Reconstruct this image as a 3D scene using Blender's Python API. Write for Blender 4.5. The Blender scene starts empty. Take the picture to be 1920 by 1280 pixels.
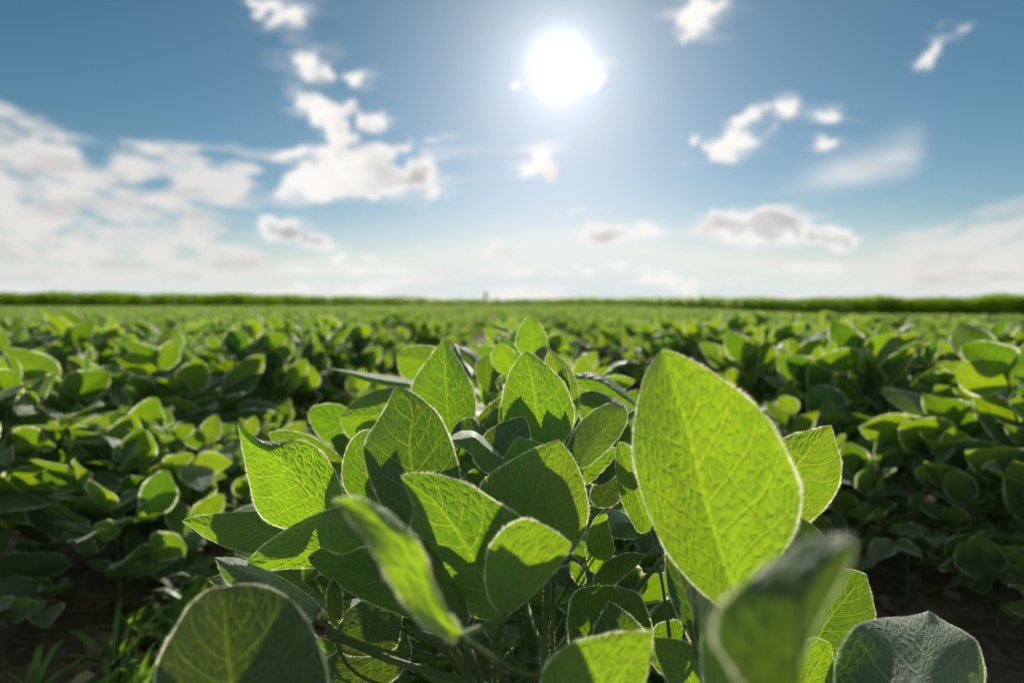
import bpy, math, random
import numpy as np
from mathutils import Vector, Matrix

sc = bpy.context.scene
COL = sc.collection
R = math.radians
rng = random.Random(11)
nrg = np.random.default_rng(5)

# ------------------------------------------------------------------ camera
CAM_H = 0.60
F = 1067.0                      # focal length in photo pixels (1920 wide)
PITCH = math.atan((640 - 571) / F)
cam_d = bpy.data.cameras.new('camera')
cam = bpy.data.objects.new('camera', cam_d)
COL.objects.link(cam)
cam.location = (0, 0, CAM_H)
cam.rotation_euler = (math.pi / 2 - PITCH, 0, 0)
cam_d.sensor_width = 36
cam_d.lens = 36 * F / 1920
cam_d.clip_start = 0.01
cam_d.clip_end = 20000
cam_d.dof.use_dof = True
cam_d.dof.focus_distance = 0.40
cam_d.dof.aperture_fstop = 4.4
cam_d.dof.aperture_blades = 0
sc.camera = cam
CX = np.array([1.0, 0, 0])
CF = np.array([0, math.cos(PITCH), -math.sin(PITCH)])
CU = np.array([0, math.sin(PITCH), math.cos(PITCH)])
CO = np.array([0, 0, CAM_H])


def ray(px, py):
    px = np.asarray(px, float)[..., None]
    py = np.asarray(py, float)[..., None]
    return CX * (px - 960) / F + CU * (640 - py) / F + CF


def at(px, py, d):
    return CO + ray(px, py) * np.asarray(d, float)[..., None]


sun_v = ray(1050, 124)
sun_v = sun_v / np.linalg.norm(sun_v)
SUN_EL = math.asin(sun_v[2])
SUN_AZ = math.atan2(sun_v[0], sun_v[1])      # clockwise from +Y


# ------------------------------------------------------------------ node helpers
class NT:
    def __init__(self, tree):
        self.t = tree
        tree.nodes.clear()

    def n(self, typ, **kw):
        nd = self.t.nodes.new(typ)
        for k, v in kw.items():
            setattr(nd, k, v)
        return nd

    def put(self, sock, v):
        if isinstance(v, bpy.types.NodeSocket):
            self.t.links.new(v, sock)
        elif isinstance(v, (tuple, list)) and sock.type == 'RGBA' and len(v) == 3:
            sock.default_value = (*v, 1)
        else:
            sock.default_value = v

    def m(self, op, a, b=None, c=None, clamp=False):
        nd = self.n('ShaderNodeMath', operation=op, use_clamp=clamp)
        for i, v in enumerate((a, b, c)):
            if v is not None:
                self.put(nd.inputs[i], v)
        return nd.outputs[0]

    def vm(self, op, a, b=None):
        nd = self.n('ShaderNodeVectorMath', operation=op)
        self.put(nd.inputs[0], a)
        if b is not None:
            self.put(nd.inputs[1], b)
        return nd.outputs['Value'] if op in ('DOT_PRODUCT', 'LENGTH') else nd.outputs[0]

    def step(self, v, e0, e1, o0=0.0, o1=1.0):
        nd = self.n('ShaderNodeMapRange', interpolation_type='SMOOTHSTEP')
        for s, x in zip(('Value', 'From Min', 'From Max', 'To Min', 'To Max'), (v, e0, e1, o0, o1)):
            self.put(nd.inputs[s], x)
        return nd.outputs[0]

    def mix(self, f, a, b, mode='MIX'):
        nd = self.n('ShaderNodeMix', data_type='RGBA', blend_type=mode)
        self.put(nd.inputs[0], f)
        self.put(nd.inputs[6], a)
        self.put(nd.inputs[7], b)
        return nd.outputs[2]

    def noise(self, vec, scale, detail=3, rough=0.55, dim='3D'):
        nd = self.n('ShaderNodeTexNoise', noise_dimensions=dim)
        if vec is not None:
            self.put(nd.inputs['Vector'], vec)
        nd.inputs['Scale'].default_value = scale
        nd.inputs['Detail'].default_value = detail
        nd.inputs['Roughness'].default_value = rough
        return nd.outputs[0]

    def voro(self, vec, scale, feature='DISTANCE_TO_EDGE'):
        nd = self.n('ShaderNodeTexVoronoi', voronoi_dimensions='2D', feature=feature)
        self.put(nd.inputs['Vector'], vec)
        nd.inputs['Scale'].default_value = scale
        return nd.outputs['Distance']

    def comb(self, x, y, z=0.0):
        nd = self.n('ShaderNodeCombineXYZ')
        for i, v in enumerate((x, y, z)):
            self.put(nd.inputs[i], v)
        return nd.outputs[0]

    def sep(self, v):
        nd = self.n('ShaderNodeSeparateXYZ')
        self.put(nd.inputs[0], v)
        return nd.outputs

    def bump(self, h, dist, strength=1.0):
        nd = self.n('ShaderNodeBump')
        self.put(nd.inputs['Strength'], strength)
        nd.inputs['Distance'].default_value = dist
        self.put(nd.inputs['Height'], h)
        return nd.outputs[0]

    def bsdf(self, **kw):
        nd = self.n('ShaderNodeBsdfPrincipled')
        for k, v in kw.items():
            self.put(nd.inputs[k.replace('_', ' ')], v)
        return nd.outputs[0]

    def transl(self, col, nrm=None):
        nd = self.n('ShaderNodeBsdfTranslucent')
        self.put(nd.inputs[0], col)
        if nrm is not None:
            self.put(nd.inputs[1], nrm)
        return nd.outputs[0]

    def add(self, a, b):
        nd = self.n('ShaderNodeAddShader')
        self.put(nd.inputs[0], a)
        self.put(nd.inputs[1], b)
        return nd.outputs[0]

    def out(self, s):
        self.put(self.n('ShaderNodeOutputMaterial').inputs[0], s)


def material(name):
    mt = bpy.data.materials.new(name)
    mt.use_nodes = True
    return mt, NT(mt.node_tree)


# ------------------------------------------------------------------ materials
def leaf_material(name, detail):
    """Soybean leaflet: UV = (0.5+v/2, u); phys = millimetre coordinates across and along the blade."""
    mt, k = material(name)
    uv = k.sep(k.n('ShaderNodeUVMap', uv_map='UVMap').outputs[0])
    v = k.m('MULTIPLY_ADD', uv[0], 2.0, -1.0)
    u = uv[1]
    x = k.m('ABSOLUTE', v)
    sgn = k.m('SIGN', v)
    info = k.n('ShaderNodeObjectInfo')
    if detail >= 1:
        rnd = info.outputs['Random']
    else:
        rnd = k.n('ShaderNodeNewGeometry').outputs['Random Per Island']
    geo = k.n('ShaderNodeNewGeometry')
    back = geo.outputs['Backfacing']
    # lateral veins climb towards the margin
    s = k.m('SUBTRACT', u, k.m('MULTIPLY', x, k.m('MULTIPLY_ADD', x, 0.07, 0.20)))
    s = k.m('MULTIPLY_ADD', sgn, 0.021, s)
    if detail == 2:
        ph = k.n('ShaderNodeUVMap', uv_map='phys').outputs[0]
        phs = k.sep(ph)
        wob = k.m('MULTIPLY_ADD', k.noise(ph, 0.45, 2, 0.5, '2D'), 0.05, -0.025)
        s = k.m('ADD', s, wob)
    NV = 7.0
    fr = k.m('FRACT', k.m('MULTIPLY_ADD', s, NV, 0.5))
    dl = k.m('ABSOLUTE', k.m('SUBTRACT', fr, 0.5))            # 0 on a lateral vein
    mid = k.step(x, 0.0, 0.05, 1.0, 0.0)
    lat = k.step(dl, 0.018, 0.068, 1.0, 0.0)
    lat = k.m('MULTIPLY', lat, k.step(x, 0.65, 1.0, 1.0, 0.35))
    lat = k.m('MULTIPLY', lat, k.step(u, 0.9, 1.0, 1.0, 0.0))
    vein = k.m('MAXIMUM', mid, lat)
    height = k.m('MULTIPLY', k.m('MAXIMUM', mid, lat), 1.0)
    tert = None
    if detail == 2:
        sh = k.m('MULTIPLY', phs[0], 1.0)
        co = k.comb(sh, k.m('MULTIPLY_ADD', k.m('ABSOLUTE', phs[0]), -0.75, phs[1]))
        warp = k.n('ShaderNodeTexNoise', noise_dimensions='2D')
        k.put(warp.inputs['Vector'], ph)
        warp.inputs['Scale'].default_value = 3.0
        co = k.vm('ADD', co, k.vm('MULTIPLY', warp.outputs['Color'], (0.25, 0.25, 0)))
        co2 = k.vm('MULTIPLY', co, (1.5, 0.85, 1))
        t1 = k.step(k.voro(co2, 1.55), 0.005, 0.07, 1.0, 0.0)
        t2d = k.voro(co, 4.6)
        t2 = k.step(t2d, 0.01, 0.13, 1.0, 0.0)
        tert = k.m('MAXIMUM', k.m('MULTIPLY', t1, 0.60), k.m('MULTIPLY', t2, 0.30))
        vein = k.m('MAXIMUM', vein, tert)
        # tissue between veins swells towards the upper face
        cell = k.step(k.voro(co2, 1.55), 0.0, 0.35)
        cellf = k.step(t2d, 0.0, 0.3)
        height = k.m('SUBTRACT', k.m('MULTIPLY', height, 0.8),
                     k.m('ADD', k.m('MULTIPLY', cell, 0.75), k.m('MULTIPLY', cellf, 0.28)))
        nrm = k.bump(height, 0.0014, k.step(back, 0.0, 1.0, 0.40, 1.0))
    else:
        height = k.m('SUBTRACT', height, k.m('MULTIPLY', k.noise(k.comb(k.m('MULTIPLY', v, 3.0), k.m('MULTIPLY', s, 14.0)), 1.6, 2, 0.5, '2D'), 1.2))
        nrm = k.bump(height, 0.0012, 0.8)
    rim = k.step(x, 0.962 if detail == 2 else 0.82, 0.985)
    rim = k.m('MULTIPLY', rim, k.step(u, 0.0, 0.06))
    rim = k.m('MULTIPLY', rim, k.step(k.noise(k.comb(k.m('MULTIPLY', u, 9.0), k.m('MULTIPLY_ADD', sgn, 3.0, k.m('MULTIPLY', rnd, 40.0))), 1.0, 3, 0.6, '2D'), 0.38, 0.6, 0.25, 1.0))
    blotch = k.noise(k.comb(k.m('MULTIPLY_ADD', rnd, 30.0, v), k.m('MULTIPLY', u, 1.6)), 2.2, 3, 0.6, '2D')
    # reflection
    top = k.mix(rnd, (0.034, 0.074, 0.032), (0.048, 0.100, 0.034))
    und = k.mix(rnd, (0.052, 0.104, 0.042), (0.074, 0.134, 0.048))
    refl = k.mix(back, top, und)
    refl = k.mix(k.m('MULTIPLY', vein, 0.45), refl, (0.13, 0.20, 0.075))
    refl = k.mix(k.m('MULTIPLY', rim, 0.75), refl, (0.62, 0.62, 0.47))
    # transmission: yellow-green, veins lighter
    tr = k.mix(rnd, (0.105, 0.235, 0.002), (0.25, 0.365, 0.002)) if detail == 2 else k.mix(rnd, (0.075, 0.165, 0.002), (0.235, 0.315, 0.002))
    tr = k.mix(k.step(blotch, 0.35, 0.7), k.mix(1.0, tr, (0.74, 0.82, 0.8), 'MULTIPLY'), tr)
    if detail == 2:
        thin_shade = k.n('ShaderNodeAttribute', attribute_type='OBJECT', attribute_name='thin_shade').outputs['Fac']  # blade translucency per leaf; low values also put shade into the transmitted colour
        tr = k.mix(1.0, tr, k.comb(thin_shade, thin_shade, thin_shade), 'MULTIPLY')
        tv = k.m('MULTIPLY_ADD', thin_shade, 0.75, 0.25)
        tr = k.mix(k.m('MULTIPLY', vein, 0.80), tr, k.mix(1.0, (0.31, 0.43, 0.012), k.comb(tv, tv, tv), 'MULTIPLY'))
    else:
        tr = k.mix(k.m('MULTIPLY', vein, 0.3), tr, (0.28, 0.40, 0.02))
    tr = k.mix(k.m('MULTIPLY', rim, 0.7 if detail == 2 else 0.85), tr, (0.78, 0.76, 0.48))
    if detail == 2:      # a few rusty specks
        sp = k.m('MULTIPLY', k.step(k.voro(k.vm('ADD', ph, k.comb(k.m('MULTIPLY', rnd, 50.0), 0.0)), 0.6, 'F1'), 0.03, 0.055, 1.0, 0.0),
                 k.step(k.noise(k.vm('ADD', ph, k.comb(k.m('MULTIPLY', rnd, 90.0), 0.0)), 0.4, 1, 0.5, '2D'), 0.55, 0.62))
        tr = k.mix(k.m('MULTIPLY', sp, 0.8), tr, (0.30, 0.17, 0.01))
        refl = k.mix(k.m('MULTIPLY', sp, 0.8), refl, (0.16, 0.09, 0.02))
    p = k.bsdf(Base_Color=refl, Roughness=0.58, Normal=nrm, Specular_IOR_Level=0.34,
               Sheen_Weight=k.step(back, 0.0, 1.0, 0.60, 0.12), Sheen_Roughness=0.45, Sheen_Tint=(1.0, 0.98, 0.88))
    k.out(k.add(p, k.transl(tr, nrm)))
    return mt


M_HERO = leaf_material('leaf_blade_close', 2)
M_LEAF = leaf_material('leaf_blade_row', 1)
M_FAR = leaf_material('leaf_blade_field', 0)


def simple_leafy(name, refl, trans, rough=0.5, var=0.3, spec=0.3):
    mt, k = material(name)
    rnd = k.n('ShaderNodeNewGeometry').outputs['Random Per Island']
    f = k.m('MULTIPLY_ADD', rnd, var, 1.0 - var / 2)
    fc = k.comb(f, f, f)
    p = k.bsdf(Base_Color=k.mix(1.0, refl, fc, 'MULTIPLY'), Roughness=rough, Specular_IOR_Level=spec)
    k.out(k.add(p, k.transl(k.mix(1.0, trans, fc, 'MULTIPLY'))))
    return mt


M_HAIR = simple_leafy('leaf_hair', (0.60, 0.58, 0.46), (0.66, 0.62, 0.47), 0.6, 0.5)
M_STEM = simple_leafy('stem_green', (0.085, 0.13, 0.04), (0.06, 0.10, 0.01), 0.55)
M_MAIZE = simple_leafy('maize_blade', (0.06, 0.11, 0.015), (0.27, 0.40, 0.003), 0.5, 0.7)
M_WEED = simple_leafy('weed_blade', (0.07, 0.13, 0.03), (0.20, 0.33, 0.02), 0.5, 0.6)
M_DRY = simple_leafy('dry_leaf', (0.30, 0.19, 0.05), (0.36, 0.20, 0.015), 0.7, 0.5)
M_PALE = simple_leafy('dry_stalk', (0.30, 0.26, 0.15), (0.2, 0.16, 0.06), 0.8, 0.5)
M_TREE = simple_leafy('tree_leaf', (0.035, 0.06, 0.02), (0.03, 0.06, 0.005), 0.6, 0.6)
M_BARK = simple_leafy('tree_bark', (0.09, 0.07, 0.05), (0, 0, 0), 0.8, 0.2)


def soil_material(name, scale=1.0):
    mt, k = material(name)
    pos = k.n('ShaderNodeNewGeometry').outputs['Position']
    a = k.noise(pos, 9 * scale, 6, 0.6)
    b = k.noise(pos, 70 * scale, 5, 0.65)
    c = k.mix(k.step(a, 0.3, 0.7), (0.12, 0.080, 0.052), (0.23, 0.16, 0.108))
    c = k.mix(k.step(b, 0.45, 0.75), c, (0.33, 0.25, 0.18))
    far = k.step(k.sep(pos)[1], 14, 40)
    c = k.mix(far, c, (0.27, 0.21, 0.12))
    n = k.bump(k.m('ADD', k.m('MULTIPLY', a, 0.8), b), 0.012, 1.0)
    k.out(k.bsdf(Base_Color=c, Roughness=0.92, Normal=n, Specular_IOR_Level=0.15))
    return mt


M_SOIL = soil_material('soil')


# ------------------------------------------------------------------ mesh helpers
def tag(o, label=None, cat=None, group=None, kind=None):
    if label: o['label'] = label
    if cat: o['category'] = cat
    if group: o['group'] = group
    if kind: o['kind'] = kind
    return o


def empty(name, loc=(0, 0, 0)):
    o = bpy.data.objects.new(name, None)
    o.empty_display_size = 0.05
    o.location = loc
    COL.objects.link(o)
    return o


def link(name, me, parent=None):
    o = bpy.data.objects.new(name, me)
    COL.objects.link(o)
    if parent is not None:
        o.parent = parent
    return o


def mesh(name, verts, faces, mats, uvs=None, phys=None, fmat=None, smooth=True):
    """verts (n,3); faces (m,k) int array or a list of such arrays; uvs per vertex."""
    me = bpy.data.meshes.new(name)
    if not isinstance(faces, list):
        faces = [faces]
    faces = [np.asarray(f, np.int32) for f in faces if len(f)]
    verts = np.asarray(verts, np.float32)
    loops = np.concatenate([f.ravel() for f in faces])
    tot = np.concatenate([np.full(len(f), f.shape[1], np.int32) for f in faces])
    start = np.concatenate([[0], np.cumsum(tot)[:-1]]).astype(np.int32)
    me.vertices.add(len(verts))
    me.vertices.foreach_set('co', verts.ravel())
    me.loops.add(len(loops))
    me.loops.foreach_set('vertex_index', loops)
    me.polygons.add(len(tot))
    me.polygons.foreach_set('loop_start', start)
    me.polygons.foreach_set('loop_total', tot)
    if smooth:
        me.polygons.foreach_set('use_smooth', np.ones(len(tot), bool))
    if fmat is not None:
        me.polygons.foreach_set('material_index', np.asarray(fmat, np.int32))
    for nm, arr in (('UVMap', uvs), ('phys', phys)):
        if arr is not None:
            l = me.uv_layers.new(name=nm)
            l.data.foreach_set('uv', np.asarray(arr, np.float32)[loops].ravel())
    for m_ in (mats if isinstance(mats, (list, tuple)) else [mats]):
        me.materials.append(m_)
    me.update(calc_edges=True)
    me.validate()
    return me


def grid_faces(nu, nv, off=0):
    i = np.arange(nu - 1)[:, None] * nv + np.arange(nv - 1)[None, :]
    return np.stack([i, i + 1, i + nv + 1, i + nv], -1).reshape(-1, 4) + off


def spline(pts, n):
    """Catmull-Rom through pts, n samples evenly spaced in arc length."""
    p = np.asarray(pts, float)
    p = np.vstack([2 * p[0] - p[1], p, 2 * p[-1] - p[-2]])
    out = []
    for i in range(1, len(p) - 2):
        t = np.linspace(0, 1, 24, endpoint=False)[:, None]
        a, b, c, d = p[i - 1], p[i], p[i + 1], p[i + 2]
        out.append(0.5 * (2 * b + (c - a) * t + (2 * a - 5 * b + 4 * c - d) * t ** 2 + (3 * b - a - 3 * c + d) * t ** 3))
    out = np.vstack(out + [p[-2][None]])
    L = np.concatenate([[0], np.cumsum(np.linalg.norm(np.diff(out, axis=0), axis=1))])
    s = np.linspace(0, L[-1], n)
    return np.stack([np.interp(s, L, out[:, j]) for j in range(out.shape[1])], -1)


def tube(path, radii, sides=7):
    p = np.asarray(path, float)
    n = len(p)
    t = np.gradient(p, axis=0)
    t /= np.linalg.norm(t, axis=1)[:, None] + 1e-9
    ref = np.array([0.31, 0.2, 0.93]) if abs(t[0] @ np.array([0.31, 0.2, 0.93])) < 0.9 else np.array([1.0, 0, 0])
    a = np.cross(t, ref); a /= np.linalg.norm(a, axis=1)[:, None]
    b = np.cross(t, a)
    ang = np.linspace(0, 2 * math.pi, sides, endpoint=False)
    r = np.broadcast_to(np.asarray(radii, float), (n,))[:, None, None]
    v = p[:, None] + r * (a[:, None] * np.cos(ang)[None, :, None] + b[:, None] * np.sin(ang)[None, :, None])
    i = np.arange(n - 1)[:, None] * sides
    j = np.arange(sides)[None, :]
    j2 = (j + 1) % sides
    f = np.stack([i + j, i + j2, i + sides + j2, i + sides + j], -1).reshape(-1, 4)
    return v.reshape(-1, 3), f, (a, b)


class Join:
    """Collects quads and triangles with UVs into one mesh."""
    def __init__(self):
        self.v, self.q, self.t, self.uv, self.qm, self.tm, self.n = [], [], [], [], [], [], 0

    def quads(self, v, f, uv=None, m=0):
        self.v.append(v); self.q.append(np.asarray(f) + self.n)
        self.uv.append(np.zeros((len(v), 2)) if uv is None else uv)
        self.qm.append(np.full(len(f), m)); self.n += len(v)

    def tris(self, v, f, m=0):
        self.v.append(v); self.t.append(np.asarray(f) + self.n)
        self.uv.append(np.zeros((len(v), 2))); self.tm.append(np.full(len(f), m)); self.n += len(v)

    def mesh(self, name, mats, smooth=True):
        fs, fm = [], []
        if self.q: fs.append(np.concatenate(self.q)); fm += self.qm
        if self.t: fs.append(np.concatenate(self.t)); fm += self.tm
        return mesh(name, np.concatenate(self.v), fs, mats, np.concatenate(self.uv), None, np.concatenate(fm), smooth)


def hairs_on(points, outward, along, n, length, width):
    """Fine pointed hairs as narrow triangles rooted on a polyline."""
    i = nrg.uniform(0, len(points) - 1.001, n)
    k = i.astype(int); f = (i - k)[:, None]
    p = points[k] * (1 - f) + points[k + 1] * f
    o = outward[k] * (1 - f) + outward[k + 1] * f
    a = along[k] * (1 - f) + along[k + 1] * f
    L = length * nrg.uniform(0.25, 1.3, n)[:, None] * (0.75 + 0.4 * np.sin(i * 0.9 + nrg.uniform(0, 6)))[:, None]
    d = o + a * nrg.normal(0.25, 0.45, (n, 1)) + nrg.normal(0, 0.28, (n, 3))
    d /= np.linalg.norm(d, axis=1)[:, None]
    w = a * width * 0.5
    v = np.stack([p - w, p + w, p + d * L], 1).reshape(-1, 3)
    return v, np.arange(n * 3).reshape(-1, 3)


# ------------------------------------------------------------------ terrain
def ground_z(x, y):
    x = np.asarray(x, float); y = np.asarray(y, float)
    far = np.clip((y - 7) / 22, 0, 1)
    far = far * far * (3 - 2 * far)
    right = np.clip((x - 0.15 * y) / 14, 0, 1.6)
    z = -0.42 * far * right
    rise = np.clip((y - 46) / 200, 0, 1)
    z = z + rise * (3.2 * np.clip(x / 120, 0, 1) + 0.3)
    ridge = 0.018 * np.cos(2 * math.pi * (x - 0.03) / ROW) * np.clip((12 - y) / 6, 0, 1)
    return z + ridge


ROW = 1.0


def build_ground():
    def axis(lo, hi, fine, far):
        a = list(np.arange(lo, hi, fine))
        s = fine
        b, c = [], []
        p = hi
        while p < far:
            b.append(p); s *= 1.16; p += s
        s = fine; p = lo - fine
        while p > -far:
            c.append(p); s *= 1.16; p -= s
        return np.array(c[::-1] + a + b + [far])
    xs = axis(-2.2, 2.2, 0.02, 6000)
    ys = axis(-0.6, 4.2, 0.02, 9000)
    X, Y = np.meshgrid(xs, ys)
    Z = ground_z(X, Y)
    near = (np.abs(X) < 2.3) & (Y > -0.7) & (Y < 4.3)
    nz = fbm(X * 7, Y * 7, 5, 3) - 0.5
    nz2 = fbm(X * 28, Y * 28, 3, 8) - 0.5
    Z = Z + np.where(near, 0.035 * nz + 0.016 * nz2, 0)
    v = np.stack([X, Y, Z], -1).reshape(-1, 3)
    me = mesh('ground', v, grid_faces(len(ys), len(xs)), M_SOIL)
    tag(link('ground', me), kind='structure')


def fbm(x, y, octv, seed):
    g = np.random.default_rng(seed)
    tot = np.zeros(np.shape(x)); amp = 1.0; nrm = 0
    for o in range(octv):
        T = g.random((256, 256))
        xi = np.floor(x).astype(int); yi = np.floor(y).astype(int)
        fx = x - xi; fy = y - yi
        fx = fx * fx * (3 - 2 * fx); fy = fy * fy * (3 - 2 * fy)
        a = T[xi % 256, yi % 256]; b = T[(xi + 1) % 256, yi % 256]
        c = T[xi % 256, (yi + 1) % 256]; d = T[(xi + 1) % 256, (yi + 1) % 256]
        tot += amp * ((a * (1 - fx) + b * fx) * (1 - fy) + (c * (1 - fx) + d * fx) * fy)
        nrm += amp; amp *= 0.52
        x = x * 2.03 + 17.3; y = y * 2.03 + 9.1
    return tot / nrm


build_ground()

# clods on the soil strips: nobody could count them
def build_clods():
    J = Join()
    base = np.array([(0, 0, 1), (1, 0, 0), (0, 1, 0), (-1, 0, 0), (0, -1, 0), (0, 0, -1)], float)
    tri = np.array([(0, 1, 2), (0, 2, 3), (0, 3, 4), (0, 4, 1), (5, 2, 1), (5, 3, 2), (5, 4, 3), (5, 1, 4)])
    # one subdivision
    vs = list(map(tuple, base)); fs = []
    for a, b, c in tri:
        ids = []
        for p, q in ((a, b), (b, c), (c, a)):
            mpt = (base[p] + base[q]) / 2; mpt /= np.linalg.norm(mpt)
            vs.append(tuple(mpt)); ids.append(len(vs) - 1)
        fs += [(a, ids[0], ids[2]), (b, ids[1], ids[0]), (c, ids[2], ids[1]), tuple(ids)]
    vs = np.array(vs); fs = np.array(fs)
    for i in range(4200):
        side = nrg.choice([-1, 1])
        y = nrg.uniform(0.35, 3.8) if i % 3 else nrg.uniform(0.6, 1.8)
        x = side * (ROW * 0.5 + abs(nrg.normal(0, 0.14)) * nrg.choice([-1, 1])) + 0.02
        r = 0.004 + 0.018 * nrg.random() ** 2.6
        q = vs * r * nrg.uniform(0.7, 1.3, (len(vs), 1)) * np.array([1, 1, 0.75])
        J.tris(q + [x, y, float(ground_z(x, y)) + r * 0.35], fs)
    me = J.mesh('soil_clods', M_SOIL, smooth=False)
    tag(link('soil_clods', me), 'brown crumbled soil clods on the strips between the rows', 'soil clods', kind='stuff')


build_clods()

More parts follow.
